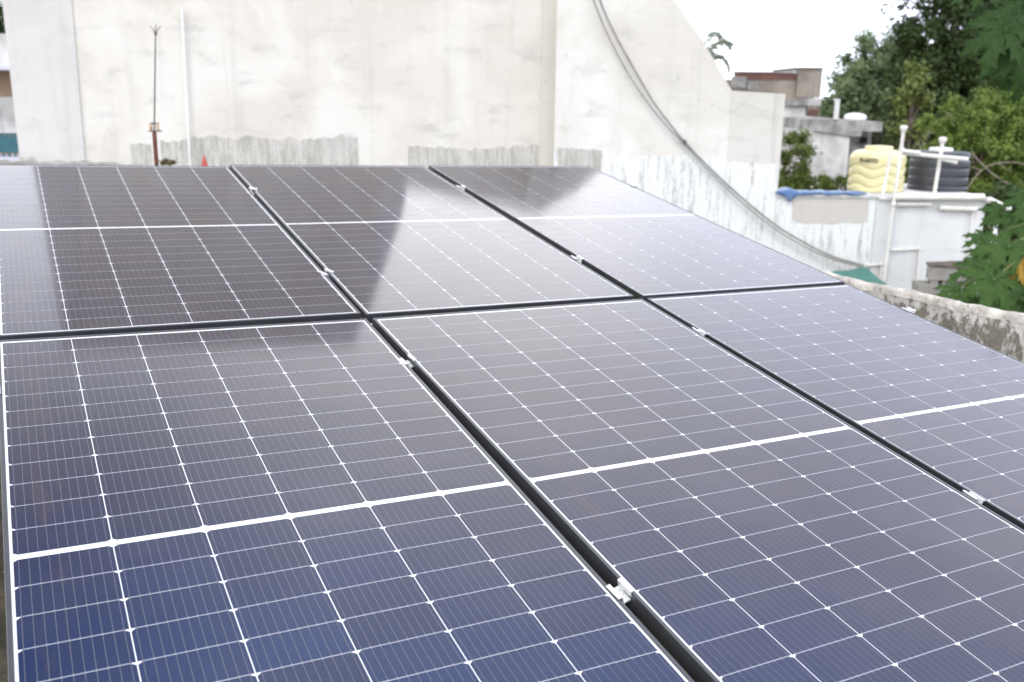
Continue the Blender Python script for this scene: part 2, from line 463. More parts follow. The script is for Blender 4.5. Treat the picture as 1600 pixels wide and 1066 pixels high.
# parapet along the right side of the roof (rounded, mossy)
pr = empty('parapet_wall', uv(4.06, 1.5, 0.7), 'low mossy plastered parapet with rounded top on the right edge of the roof', 'parapet')
def parapet(root, prof_side, prof_top, L0, L1, du, zt, steps=240):
    for nm, prof, mat in (('parapet_face', prof_side, M['parapet']), ('parapet_cap', prof_top, M['parapet_top'])):
        mb = MB(); vs = []; fs = []; n = len(prof)
        for i in range(steps+1):
            v = L0 + (L1-L0)*i/steps
            wob = 0.003*math.sin(v*3.1) + 0.003*math.sin(v*9.7+1) + 0.002*math.sin(v*31)
            for (x, z) in prof:
                j1, j2 = random.uniform(-.003, .003), random.uniform(-.003, .003)
                vs.append(uv(du + x + wob*0.6 + j1, v, zt + z + (wob + j2 if z > -.2 else 0)))
        for i in range(steps):
            for k in range(n-1):
                fs.append((i*n+k, (i+1)*n+k, (i+1)*n+k+1, i*n+k+1))
        fs.append([k for k in range(n)]); fs.append([steps*n+k for k in range(n-1, -1, -1)])
        mb.add(vs, fs, 0, True)
        o = mb.build(nm, mat, root)
        md = o.modifiers.new('edge', 'EDGE_SPLIT'); md.split_angle = R(50)
side = [(0.012, -.70), (0.0, -.40), (0.0, -.06), (-.004, -.035)]
top = [(-.004, -.035), (.0, -.02), (.008, -.008), (.02, 0.0), (.045, .002), (.065, -.004), (.078, -.018), (.082, -.05), (.082, -.70)]
parapet(pr, side, top, -2.4, 4.72, 3.995, 0.70)

# ------------------------------------------------------------------ solar panels
PW, PL = 1.134, 2.278
def frame_mesh():
    mb = MB()
    prof = [(0.0, -.034), (0.0, .0006), (.0012, .0016), (.0092, .0016), (.0100, .0006), (.0100, -.034)]
    vs = []
    for d, z in prof:
        x, y = PW/2 - d, PL/2 - d
        vs += [(-x, -y, z), (x, -y, z), (x, y, z), (-x, y, z)]
    fs = []
    n = len(prof)
    for k in range(n):
        for c in range(4):
            a0, a1 = k*4+c, k*4+(c+1) % 4
            b0, b1 = ((k+1) % n)*4+c, ((k+1) % n)*4+(c+1) % 4
            fs.append((a0, a1, b1, b0))
    mb.add(vs, fs)
    return mb
def laminate_mesh():
    mb = MB()
    x, y = PW/2-.0095, PL/2-.0095
    mb.face([(-x, -y, -.0010), (x, -y, -.0010), (x, y, -.0010), (-x, y, -.0010)], 1)
    mb.face([(x, -y, -.006), (-x, -y, -.006), (-x, y, -.006), (x, y, -.006)], 1)
    D = .018; MX = .016
    MY = (PL - D - 2*(12*.093-.002))/2
    ch = .0080
    for half in (0, 1):
        for r in range(12):
            yt = (PL/2 - MY - .093*r) if half == 0 else (-D/2 - .093*r)
            yb = yt - .0911
            if half == 0 and r == 0: yt -= .005      # wider white border at both ends of the module
            if half == 1 and r == 11: yb += .005
            for c in range(6):
                x0 = -PW/2 + MX + .184*c; x1 = x0 + .1817
                if half == 0:    # clipped corners at the bottom of the cell in the upper half
                    p = [(x0, yt), (x0, yb+ch*.8), (x0+ch, yb), (x1-ch, yb), (x1, yb+ch*.8), (x1, yt)]
                else:
                    p = [(x0, yt-ch*.8), (x0, yb), (x1, yb), (x1, yt-ch*.8), (x1-ch, yt), (x0+ch, yt)]
                mb.face([(a, q, -.0006) for a, q in p], 0)
    for half in (0, 1):
        y1 = PL/2 - MY - .003 if half == 0 else -D/2 - .003
        y0 = y1 - (12*.093-.002) + .006
        for c in range(6):
            x0 = -PW/2 + MX + .184*c
            for k in range(10):
                xc = x0 + .182*(k+.5)/10
                mb.face([(xc-.00050, y0, -.0003), (xc+.00050, y0, -.0003), (xc+.00050, y1, -.0003), (xc-.00050, y1, -.0003)], 2)
            # ribbons and grey tape between the half cells: narrow strip over the white backsheet
            for r in range(1, 12):
                yy = (y1 + .003) - .093*r + .001
                mb.face([(x0+.011, yy-.0011, -.00015), (x0+.171, yy-.0011, -.00015), (x0+.171, yy+.0009, -.00015), (x0+.011, yy+.0009, -.00015)], 3)
                for k in range(10):
                    xc = x0 + .182*(k+.5)/10
                    mb.face([(xc-.0011, yy-.0045, -.0002), (xc+.0011, yy-.0045, -.0002), (xc+.0011, yy+.0045, -.0002), (xc-.0011, yy+.0045, -.0002)], 2)
    return mb
PANELS = [
 ('F1', (-0.49449, 1.98651, 0.73035), ((0.885326, -0.451844, 0.109703), (0.463195, 0.877648, -0.123223), (-0.040603, 0.159907, 0.986297)), 'front row solar panel at the left, nearest panel, with a broad white middle line'),
 ('F2', (0.5385, 2.50871, 0.69545), ((0.883637, -0.457378, 0.099953), (0.46725, 0.874956, -0.126998), (-0.029368, 0.158923, 0.986854)), 'solar panel in the middle of the front row, brown dirt along its left edge'),
 ('F3', (1.56937, 3.10386, 0.65012), ((0.882158, -0.459699, 0.102344), (0.469919, 0.873581, -0.126615), (-0.031201, 0.159788, 0.986658)), 'solar panel at the right end of the front row beside the mossy parapet'),
 ('B1', (-1.54814, 4.04146, 1.09275), ((0.887692, -0.449375, 0.100326), (0.459294, 0.87956, -0.124188), (-0.032436, 0.15632, 0.987174)), 'left solar panel of the back row, mostly dark from the mirrored wall'),
 ('B2', (-0.52666, 4.55488, 1.06131), ((0.885742, -0.453296, 0.099916), (0.463292, 0.876618, -0.130004), (-0.028658, 0.161441, 0.986466)), 'middle solar panel of the back row, half dark and half pale from reflections'),
 ('B3', (0.51269, 5.09818, 1.02729), ((0.883598, -0.456846, 0.102695), (0.467291, 0.87433, -0.131098), (-0.029898, 0.163826, 0.986036)), 'solar panel at the right end of the back row, pale with mirrored sky'),
]
PM = {}
proto = None
for key, o, m, lab in PANELS:
    mat = Matrix.Translation(o) @ Matrix(m).to_4x4()
    PM[key] = mat
    if proto is None:
        root = empty('solar_panel', (0, 0, 0), lab, 'solar panel', 'solar panels on the rooftop rack')
        fr = frame_mesh().build('frame', M['frame'], root, True)
        la = laminate_mesh().build('glass_laminate', [M['cell'], M['sheet'], M['ribbon'], M['rowgap']], root, True)
        proto = root
    else:
        root = proto.copy(); COL.objects.link(root); root['label'] = lab
        for ch in (fr, la):
            k = ch.copy(); COL.objects.link(k); k.parent = root
    root.matrix_world = mat

AX = Matrix(((0.884313, -0.45564, 0.101897), (0.465824, 0.875789, -0.126493), (-0.031605, 0.159326, 0.98672)))
OO = Vector((-1.51286, 2.73091, 0.92846))
U, V, N = AX.col[0].copy(), AX.col[1].copy(), AX.col[2].copy()
def edge_point(key, side, v):
    """point on the upper rim of a panel's long side (side -1 left, +1 right) at rack coordinate v"""
    m = PM[key]
    o = m.translation
    lv = v - (o - OO).dot(V)
    return m @ Vector((side*PW/2, lv, .0016))
def clamp_mesh(kind):
    mb = MB()
    gw = .0135
    L = .024
    # U-shaped channel
    mb.box((-gw+.001, -L, -.026), (-gw+.0038, L, .003), 0)
    mb.box((gw-.0038, -L, -.026), (gw-.001, L, .003), 0)
    mb.box((-gw+.0038, -L, -.018), (gw-.0038, L, -.0145), 0)
    mb.lathe([(.0055, -.0144), (.0055, -.010), (.0032, -.010), (.003, -.012), (.0005, -.012)], (0, 0, 0), 12)
    return mb
clamp_proto = None
def clamp(lk, rk, v, label):
    global clamp_proto
    a = edge_point(lk, 1, v) if lk else None
    c = edge_point(rk, -1, v) if rk else None
    if a is None: a = c - U*.029
    if c is None: c = a + U*.029
    mid = (a + c)/2
    x = norm(c - a); z = norm(N - x*N.dot(x)); y = z.cross(x)
    mat = Matrix.Translation(mid) @ Matrix((x, y, z)).transposed().to_4x4()
    if clamp_proto is None:
        root = empty('panel_clamp', (0, 0, 0), label, 'clamp', 'aluminium clamps holding the panels')
        parts = [clamp_mesh('mid').build('channel', M['silver'], root, True)]
        for s in (-1, 1):
            lip = MB(); lip.box((s*.0105, -.024, .0012), (s*.0205, .024, .0046), 0, .0007)
            parts.append(lip.build('lip', M['silver'], root, True))
        clamp_proto = (root, parts)
    else:
        root = clamp_proto[0].copy(); COL.objects.link(root); root['label'] = label
        for i, ch in enumerate(clamp_proto[1]):
            k = ch.copy(); COL.objects.link(k); k.parent = root
    root.matrix_world = mat
clamp('F1', 'F2', -1.622, 'nearest and largest aluminium clamp, between the left and middle front row panels')
clamp('F1', 'F2', -0.386, 'aluminium clamp between left and middle front row panels, near their far corners')
clamp('F2', 'F3', -1.583, 'nearer aluminium clamp between the middle and right front row panels')
clamp('F2', 'F3', -0.367, 'farther aluminium clamp between the middle and right front row panels')
clamp('B1', 'B2', 0.495, 'nearer aluminium clamp between the left and middle back row panels')
clamp('B1', 'B2', 1.761, 'farther aluminium clamp between the left and middle back row panels')
clamp('B2', 'B3', 0.523, 'nearer aluminium clamp between the middle and right back row panels')
clamp('B2', 'B3', 1.795, 'farther aluminium clamp between the middle and right back row panels')
clamp(None, 'F1', -0.362, 'aluminium end clamp on the outer left edge of the front row panel')
clamp('F3', None, -0.328, 'aluminium end clamp on the right edge of the front row beside the mossy parapet')
clamp('B3', None, 1.795, 'aluminium end clamp on the outer right edge of the back row panel')

for v, lab in ((-1.60, 'aluminium rail under the near half of the front row of panels'), (-0.37, 'aluminium rail under the far half of the front row of panels'),
               (0.51, 'aluminium rail under the near half of the back row of panels'), (1.78, 'aluminium rail under the far half of the back row of panels')):
    a = OO + U*(-.03) + V*v + N*(-.072); e = OO + U*3.49 + V*v + N*(-.072)
    root = empty('mounting_rail', a, lab, 'rail', 'rails under the panels')
    mb = MB(); vs = []
    for p in (a, e):
        for dx, dz in ((-.018, -.018), (.018, -.018), (.018, .018), (-.018, .018)):
            vs.append(p + V*dx + N*dz)
    mb.add(vs, [(0,1,2,3),(7,6,5,4),(0,4,5,1),(1,5,6,2),(2,6,7,3),(3,7,4,0)])
    mb.build('rail_bar', M['rail'], root)
    for s in (.08, .5, .92):
        p = a.lerp(e, s)
        mb = MB(); mb.box((p.x-.02, p.y-.02, 0.0), (p.x+.02, p.y+.02, p.z-.021)); mb.box((p.x-.06, p.y-.06, 0.0), (p.x+.06, p.y+.06, .006))
        mb.build('leg', M['rail'], root)

# ------------------------------------------------------------------ big lime-washed building behind
YM, YG = 13.0, 12.6
def X(px, Y, py=130): return at(px, py, Y).x
def Z(py, Y, px=800): return at(px, py, Y).z
bw = empty('limewashed_building', (X(500, YM), YM, -4), 'tall windowless cream limewashed building with a sloping gable behind the panels', 'building')
xl, xc = X(20, YM), X(123, YM)
main = MB()
outline = [(-6.58, -4), (X(868, YM)+.3, -4), (X(868, YM)+.3, 4.2), (-1.43, 4.2), (-1.43, 6.72), (-3.9, 7.38), (-5.6, 7.82), (-5.80, 7.88), (-5.86, 7.40), (-6.10, 5.70), (-6.22, 4.90), (-6.55, 2.76), (-6.58, -1)]
main.prism(outline, YM, YM+5.0, 0)
def ragged(px0, px1, pytop, Y, z1, amp=4, seed=0, step=6, slope=0.0, xmin=None, xmax=None):
    rr = random.Random(seed)
    pts = []
    n = max(3, int((px1-px0)/step))
    h = 0
    for i in range(n+1):
        px = px0 + (px1-px0)*i/n
        h = .75*h + rr.uniform(-1, 1)*amp*.6
        p = at(px, pytop + slope*(px-px0) + h + amp*.6*math.sin(px*.035+seed), Y)
        pts.append((p.x, Y, p.z))
    if xmin is not None: pts[0] = (xmin, Y, pts[0][2])
    if xmax is not None: pts[-1] = (xmax, Y, pts[-1][2])
    pts.append((pts[-1][0], Y, z1)); pts.append((pts[0][0], Y, z1))
    return pts[::-1]
main.face(ragged(203, 236, 227, YM-.004, -1.2, 2.6, 3, 2.5), 1)
main.face(ragged(250, 559, 216, YM-.004, -1.2, 4.0, 5, 3), 1)
main.face(ragged(638, 842, 231, YM-.004, -1.2, 4.2, 8, 3), 1)
main.build('main_wall', [M['wall'], M['stain']], bw)
pier = MB()
pa, pb_ = at(131, 250, YM-.05), at(115, 0, YM-.05)
def pxz(z): return pb_.x + (pa.x-pb_.x)*(z-pb_.z)/(pa.z-pb_.z)
pier.prism([(-6.60, -4), (pxz(-1.0), -4), (pxz(3.5), 7.70), (-5.82, 7.75), (-5.88, 7.40), (-6.12, 5.70), (-6.24, 4.90), (-6.57, 2.76)], YM-.02, YM-.003, 0)
pier.face(ragged(30, 54, 244, YM-.025, -.5, 1.5, 6), 1)
pier.build('corner_pier', [M['wall_grey'], M['stain']], bw)
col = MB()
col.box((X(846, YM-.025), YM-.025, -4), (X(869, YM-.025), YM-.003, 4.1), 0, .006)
col.build('wall_strip', M['wall_tan'], bw)  # narrow upright strip, slightly darker than the wall beside it
gab = MB()
xg0 = X(868, YG)
gp = [(xg0, -4), (X(1144, YG)+.04, -4), (X(1144, YG)+.04, Z(138, YG)-.03), (X(1144, YG), Z(138, YG)), (X(1112, YG), Z(88, YG)), (X(1084, YG), Z(46, YG)), (X(1050, YG), Z(0, YG)), (1.44, 3.22), (1.18, 3.62), (0.82, 3.96), (xg0, 4.08)]
gab.prism(gp, YG, YG+5.2, 0)
gab.face(ragged(870, 1141, 236, YG-.004, -3.9, 3.0, 4, 3, .045, xmin=xg0+.002, xmax=X(1144, YG)-.001), 1)
gab.face(ragged(872, 940, 230, YG-.008, .2, 2.0, 9, 5, .1), 2)
gab.build('gable_wall', [M['wall_gable'], M['lower'], M['stain']], bw)
en = MB()
en.prism([(X(1144, YG), -4), (X(1226, YG), -4), (X(1226, YG)+.02, Z(143, YG)), (X(1144, YG), Z(138, YG)-.002)], YG-.006, YG+.3, 0)
en.face(ragged(1139, 1225, 253, YG-.010, -3.9, 2.0, 2, 3, .06, xmin=X(1144, YG)+.001, xmax=X(1226, YG)-.001), 1)
en.build('end_wall', [M['wall_end'], M['lower']], bw)

# terrace wall and tank house to the right
tw = empty('terrace_wall', (X(1290, YG), YG, -4), 'white streaked terrace wall with a square grey cement patch, under the blue tarpaulin', 'wall')
t = MB()
xt0, xt1 = X(1226, YG)+.003, X(1366, YG, 350)
zt = Z(309, YG, 1290)
t.box((xt0, YG, -4), (xt1, YG+.25, zt), 0)
rr = random.Random(5)
pp = [(1236, 311), (1358, 311), (1357, 330), (1354, 346), (1340, 350), (1322, 347), (1300, 351), (1278, 349), (1256, 350), (1244, 347), (1237, 338), (1240, 325)]
t.face([tuple(at(x, y, YG-.004)) for x, y in pp[::-1]], 1)
t.build('wall_body', [M['lower'], M['patch']], tw)
cp = MB(); cp.box((xt0, YG-.03, zt), (xt1, YG+.28, zt+.05), 0, .01)
cp.build('coping', M['coping'], tw)

YT = 12.585
th = empty('tank_house', (X(1450, YT), YT, -4), 'low pale blue flat roofed tank house with white pipes on its wall', 'outbuilding')
x0, x1 = X(1367, YT, 350), X(1536, YT, 350)
ztk = Z(312, YT, 1450)
def slabpoly(fp, z0, z1):
    mb = MB(); n = len(fp)
    mb.add([(x, y, z0) for x, y in fp] + [(x, y, z1) for x, y in fp], [list(range(n))[::-1], list(range(n, 2*n))] + [(i, (i+1) % n, n+(i+1) % n, n+i) for i in range(n)])
    return mb
xk = X(1338, 13.2, 300)
slabpoly([(x0, YT), (x1, YT), (x1+.1, YT+2.1), (xk+.28, YT+1.8), (xk, YT+.36), (x0, YT+.36)], -4, ztk).build('walls', M['tankhouse'], th)
slabpoly([(x0+.002, YT-.05), (x1+.03, YT-.05), (x1+.13, YT+2.15), (xk+.28, YT+1.85), (xk, YT+.362), (x0+.002, YT+.362)], ztk, ztk+.03).build('roof', M['coping'], th)

def pipe(name, pts, Y, r, label, group='white pipes on the tank house', caps=(), mat=None, bends=True):
    P = [at(x, y, yy if yy else Y) for x, y, yy in [(q + (None,))[:3] for q in pts]]
    root = empty(name, P[0], label, 'pipe', group)
    m = MB(); m.tube(P, r, 12); m.build('pipe_run', mat or M['pvc'], root)
    for p in P[1:-1]:
        m = MB(); m.lathe([(.001, -r*1.5), (r*1.2, -r*1.2), (r*1.45, 0), (r*1.2, r*1.2), (.001, r*1.5)], p, 12); m.build('elbow', mat or M['pvc'], root)
    for c in caps:
        p = at(*c[:2], c[2] if len(c) > 2 else Y)
        m = MB(); m.lathe([(r*1.1, -.06), (r*1.2, -.035), (r*2.0, -.012), (r*2.1, .02), (r*1.7, .035), (.001, .042)], p, 16); m.build('vent_cap', mat or M['pvc'], root)
    return root
YP = YT-.10
pipe('vent_pipe', [(1381, 438), (1396, 320), (1412, 203)], YP, .022, 'tall white vent pipe with a cap standing in front of the yellow tank', caps=[(1412, 201)])
pipe('vent_pipe', [(1459, 308), (1473, 222)], YT+.12, .024, 'shorter white vent pipe with a cap in front of the black tank', caps=[(1473, 219, YT+.12)])
pipe('water_pipe', [(1407, 239), (1512, 249)], YT, .026, 'long white crosswise pipe joining the two vent pipes')
pipe('water_pipe', [(1409, 236), (1437, 239)], YT-.08, .026, 'short white stub pipe above the long crosswise pipe, left of the black tank')
pipe('water_pipe', [(1471, 248), (1495, 254)], YT+.02, .026, 'short white stub pipe at the right of the shorter vent pipe')
pipe('water_pipe', [(1398, 308), (1537, 308)], YT-.09, .044, 'thick white pipe along the top edge of the tank house')
pipe('water_pipe', [(1400, 319), (1454, 319)], YT-.05, .030, 'white pipe just below the tank house top edge, left of centre')
pipe('water_pipe', [(1468, 325), (1526, 327)], YT-.05, .034, 'short thick white pipe high on the right part of the tank house wall')
pipe('water_pipe', [(1519, 329), (1512, 406)], YT-.02, .012, 'thin white upright pipe at the right end of the tank house wall')
pipe('water_pipe', [(1392, 391), (1436, 389), (1433, 440)], YT-.03, .016, 'white right angled pipe in the middle of the tank house wall')
pipe('water_pipe', [(1355, 415), (1377, 413), (1374, 442)], YG-.03, .018, 'small white right angled pipe low at the left of the tall vent pipe')
pipe('water_pipe', [(1541, 313), (1549, 313)], YT-.05, .040, 'white pipe elbow at the right corner of the tank house roof')
pipe('water_pipe', [(1546, 312), (1578, 327)], YT-.05, .034, 'white spout pipe slanting down beyond the right corner of the tank house')
pipe('water_pipe', [(1392, 240), (1379, 306)], YT+.35, .022, 'thin white pipe running down the side of the yellow tank')
pipe('conduit_pipe', [(284, 12), (297, 262)], YM-.06, .013, 'thin white upright pipe against the limewashed wall, right of the lightning rod', group=None, caps=(), mat=M['white'])

# tanks
YY = 13.45
tc = at(1366, 305, YY); rt = 41.5/ppm(YY)
zb = ztk + .032
h = at(1366, 233, YY).z - zb
def wavy(a, z, r):
    if z < .05*h or z > .80*h: return r
    w = 0
    for z0 in (.14, .36, .58):
        d = (z/h - z0 - .055*math.sin(5*a+2.6))/.038
        w += math.exp(-d*d)
    sq = 1 + .028*math.cos(4*a)
    return r*(sq*(1 - .055*w))
prof = [(rt*.96, 0)] + [(rt, h*k/60) for k in range(1, 49)] + [(rt*.985, h*.83), (rt*.95, h*.88), (rt*.87, h*.93), (rt*.75, h*.965), (rt*.6, h*.985), (rt*.5, h*.99)]
ty = empty('water_tank', (tc.x, YY, zb), 'pale yellow plastic water tank with wavy ribs and dark lettering', 'water tank')
MB().lathe(prof, (tc.x, YY, zb), 96, 0, wavy).build('tank_body', M['yellow_tank'], ty)
MB().lathe([(rt*.5, h*.985), (rt*.5, h*1.05), (rt*.46, h*1.075), (rt*.2, h*1.085), (.001, h*1.085)], (tc.x, YY, zb), 40).build('lid', M['yellow_tank'], ty)
m = MB(); m.tube([(tc.x+rt*.74, YY-.1, zb+h*.94), (tc.x+rt*.74, YY-.1, zb+h*1.06)], .035, 14); m.build('inlet_cap', M['white'], ty)
cu = bpy.data.curves.new('txt', 'FONT'); cu.body = 'PLASTO'; cu.size = .068; cu.align_x = 'CENTER'; cu.extrude = .003; cu.offset = .002
to = bpy.data.objects.new('txt', cu); COL.objects.link(to)
bpy.context.view_layer.update()
me = bpy.data.meshes.new_from_object(to.evaluated_get(bpy.context.evaluated_depsgraph_get()))
bpy.data.objects.remove(to)
lx = (1340-1366)/ppm(YY); a0 = math.asin(lx/rt)
for v in me.vertices:
    a = a0 + v.co.x/rt
    q = rt*1.035*(1+.0) + v.co.z
    v.co = Vector((q*math.sin(a), -q*math.cos(a), h*.715 + v.co.y))
me.materials.clear(); me.materials.append(M['ink'])
lt = bpy.data.objects.new('lettering', me); COL.objects.link(lt); lt.parent = ty

YB = 13.7
tb = at(1462, 305, YB); rb = 44/ppm(YB); hb = at(1462, 236, YB).z - zb
def ribs(a, z, r):
    if z > .84*hb: return r
    w = sum(math.exp(-((z/hb - z0 - .012*math.sin(2*a))/.028)**2) for z0 in (.13, .36, .59, .80))
    return r*(1 - .035*w)
prof = [(rb*.97, 0)] + [(rb, hb*k/60) for k in range(1, 51)] + [(rb*.99, hb*.87), (rb*.985, hb*.93), (rb*.95, hb*.975), (rb*.88, hb*.995), (rb*.6, hb*1.0), (rb*.4, hb*1.01)]
tk = empty('water_tank', (tb.x, YB, zb), 'black ribbed plastic water tank with a white lid on the tank house roof', 'water tank')
MB().lathe(prof, (tb.x, YB, zb), 80, 0, ribs).build('tank_body', M['black_tank'], tk)
MB().lathe([(rb*.40, hb*1.0), (rb*.40, hb*1.06), (rb*.36, hb*1.085), (rb*.2, hb*1.095), (.001, hb*1.095)], (tb.x, YB, zb), 40).build('lid', M['white'], tk)

# blue tarpaulin lying along the terrace wall
def sheet(name, fn, nu, nv, mat, label, cat, thick=.004):
    mb = MB(); vs = [fn(i/nu, j/nv) for j in range(nv+1) for i in range(nu+1)]
    fs = [(j*(nu+1)+i, j*(nu+1)+i+1, (j+1)*(nu+1)+i+1, (j+1)*(nu+1)+i) for j in range(nv) for i in range(nu)]
    mb.add(vs, fs, 0, True)
    o = mb.build(name, mat)
    md = o.modifiers.new('thick', 'SOLIDIFY'); md.thickness = thick
    return tag(o, label, cat)
zc = zt + .05
def tarp(s, q):
    x = xt0 - .02 + s*1.16
    rise = .036*(.45+.55*math.sin(s*9)**2)*(1-s*.75) + .026*math.exp(-((s-.12)/.10)**2)
    y = YG - .035 + q*.40
    z = zc + .006 + rise*math.sin(min(1, q*1.15)*math.pi)**.7 + .012*math.sin(s*31+q*5)*math.sin(q*math.pi)
    if q < .22:
        k = (.22-q)/.22
        hang = .11*math.exp(-((s-.17)/.075)**2) + .012*(1+math.sin(s*23))
        y = YG - .035 - .02*min(1, k*3) + .006*math.sin(s*60)
        z = zc + .03 - k*(hang+.02)
        x += .03*k*math.sin(s*20)
    return (x, y, z)
sheet('tarpaulin', tarp, 70, 24, M['blue_tarp'], 'crumpled blue tarpaulin lying along the top of the terrace wall', 'tarpaulin')

# green tarpaulin low in the gap behind the parapet
ga, gb_, gc, gd = at(1296, 426, 12.2), at(1353, 418, 12.3), at(1392, 450, 11.3), at(1300, 460, 11.3)
def gt(s, q):
    a = ga.lerp(gb_, s); c = gd.lerp(gc, s); p = a.lerp(c, q)
    p.z += .008*math.sin(s*9+q*4) - .02*math.sin(math.pi*s)*math.sin(math.pi*q)
    return tuple(p)
sheet('tarpaulin', gt, 24, 24, M['green_tarp'], 'dark green tarpaulin stretched low behind the end of the parapet', 'tarpaulin')

# cement block stack by the tank house
cb = empty('cement_slab_stack', at(1480, 450, 11.2), 'grey cement slab resting on hollow blocks below the tank house wall', 'slab stack')
p0 = at(1451, 437, 11.2); p1 = at(1500, 417, 11.2)
def slabpoly(fp, z0, z1, mi=0):
    mb = MB(); n = len(fp)
    mb.add([(x, y, z0) for x, y in fp] + [(x, y, z1) for x, y in fp], [list(range(n))[::-1], list(range(n, 2*n))] + [(i, (i+1) % n, n+(i+1) % n, n+i) for i in range(n)], mi)
    return mb
slabpoly([(p0.x, 11.2), (p1.x+.12, 11.05), (p1.x+.22, 11.5), (p0.x+.03, 11.36)], p0.z, p1.z).build('slab', M['cement'], cb)
slabpoly([(p0.x-.01, 11.19), (p1.x+.13, 11.03), (p1.x+.24, 11.55), (p0.x+.03, 11.40)], p1.z+.002, p1.z+.02).build('brown_top', M['bark'], cb)
for k in range(4):
    bx_ = p0.x + .04 + k*.12
    slabpoly([(bx_, 11.20-k*.03), (bx_+.075, 11.19-k*.03), (bx_+.085, 11.34), (bx_+.012, 11.34)], p0.z-.055, p0.z-.002).build('block', M['cement'], cb)
q = at(1436, 447, 11.15)
slabpoly([(q.x, 11.14), (q.x+.62, 10.98), (q.x+.68, 11.5), (q.x+.04, 11.45)], p0.z-.16, p0.z-.057).build('base_slab', M['cement'], cb)
slabpoly([(q.x+.06, 11.18), (q.x+.56, 11.06), (q.x+.6, 11.45), (q.x+.1, 11.42)], -4, p0.z-.162).build('support', M['cement'], cb)

# white fitting among the papaya leaves
pf = at(1553, 376, 11.0)
fx = empty('pipe_fitting', pf, 'small white forked plastic fitting among papaya leaves beside the tank house', 'pipe fitting')
MB().lathe([(.036, -3.2), (.036, 0), (.036, .07), (.022, .10), (.016, .12)], pf, 16).build('body', M['white'], fx)
for s in (-1, 1):
    MB().tube([pf+Vector((0, 0, .11)), pf+Vector((s*.02, 0, .15)), pf+Vector((s*.024, 0, .20))], .008, 8).build('prong', M['white'], fx)

# cables sagging over the gable
def smooth(pts, n=8):
    out = []
    for i in range(len(pts)-1):
        p0 = pts[max(i-1, 0)]; p1 = pts[i]; p2 = pts[i+1]; p3 = pts[min(i+2, len(pts)-1)]
        for k in range(n):
            t = k/n
            out.append(0.5*((2*p1)+(p2-p0)*t+(2*p0-5*p1+4*p2-p3)*t*t+(3*p1-p0-3*p2+p3)*t**3))
    out.append(pts[-1]); return out
c1 = [(905, -90), (937, 0), (960, 52), (990, 107), (1020, 158), (1048, 196), (1071, 223), (1112, 266), (1162, 312), (1212, 352), (1262, 382), (1302, 401), (1348, 414)]
c2 = [(888, -90), (927, 0), (946, 47), (975, 104), (1006, 153), (1036, 191), (1066, 222), (1108, 268), (1160, 317), (1210, 357), (1260, 387), (1302, 405), (1346, 417)]
for pts, r, lab, yy in ((c1, .014, 'grey cable sagging across the gable wall, the upper one of the pair', YG-.075), (c2, .010, 'grey cable sagging across the gable wall, the lower thinner one of the pair', YG-.07)):
    top = at(pts[0][0], pts[0][1], YG)
    P = [Vector((at(x, y, yy).x, yy - .02*(1 if x < 1140 else 2), at(x, y, yy).z)) for x, y in pts]
    m = MB(); m.tube(smooth(P), r, 8)
    tag(m.build('cable', M['cable']), lab, 'cable', 'pair of cables on the gable wall')
kp = at(1070, 222, YG-.11)
m = MB(); m.box((kp.x-.02, YG-.115, kp.z-.025), (kp.x+.02, YG-.001, kp.z+.025), 0, .006)
tag(m.build('cable_clip', M['iron']), 'small dark clip holding the two cables where they meet on the gable wall', 'cable clip')

# far parapet with lightning rod, moss tufts and red cone
YF = 7.6
fp = MB(); zz = Z(256.5, YF, 170)
vs = []
n = 40
xa, xb = X(-30, YF, 256), X(330, YF, 256)
for i in range(n+1):
    x = xa + (xb-xa)*i/n
    z = zz + .008*math.sin(i*1.3) + .006*math.sin(i*3.7) - .0105*max(0, i-18)*.33
    vs += [(x, YF, -1), (x, YF, z), (x, YF+.22, z+.004), (x, YF+.22, -1)]
fs = [(i*4+k, i*4+k+1, (i+1)*4+k+1, (i+1)*4+k) for i in range(n) for k in range(3)] + [(3, 2, 1, 0), (n*4, n*4+1, n*4+2, n*4+3)]
fp.add(vs, fs)
tag(fp.build('parapet_wall', M['cement']), 'low mossy parapet just showing behind the left panel of the back row', 'parapet')

lr = empty('lightning_rod', at(241, 262, YF+.1), 'thin lightning rod with a three pronged tip on a rusty brown post', 'lightning rod')
yl = YF+.1
pb = at(240.5, 268, yl)
MB().tube([(pb.x, yl, -1), tuple(at(241, 205, yl))], .0165, 14).build('post', M['rust'], lr)
for dx in (-1, 1):
    m = MB(); q = at(241+dx*5.2, 198, yl); m.lathe([(.008, -.035), (.014, -.03), (.010, -.01), (.015, .005), (.009, .02), (.012, .03), (.001, .034)], q, 12); m.build('insulator', M['porcelain'], lr)
m = MB(); q0 = at(232, 205, yl); q1 = at(253, 205, yl); m.tube([q0, q1], .005, 8); q0 = at(234, 193, yl); q1 = at(248, 193, yl); m.tube([q0, q1], .008, 8); m.build('bracket', M['iron'], lr)
m = MB(); m.tube([at(241, 205, yl), at(243, 50, yl)], [.0065, .0048], 10); m.build('rod', M['iron'], lr)
m = MB()
m.tube([at(243, 52, yl), at(243.2, 37, yl)], [.0055, .002], 8)
for s in (-1, 1):
    m.tube([at(243, 52, yl), at(243+s*3.5, 47, yl), at(243+s*8.5, 40, yl)], [.004, .0035, .0018], 8)
m.lathe([(.001, -.02), (.011, -.012), (.012, .004), (.001, .014)], at(243, 52, yl), 10)
m.build('trident_tip', M['iron'], lr)

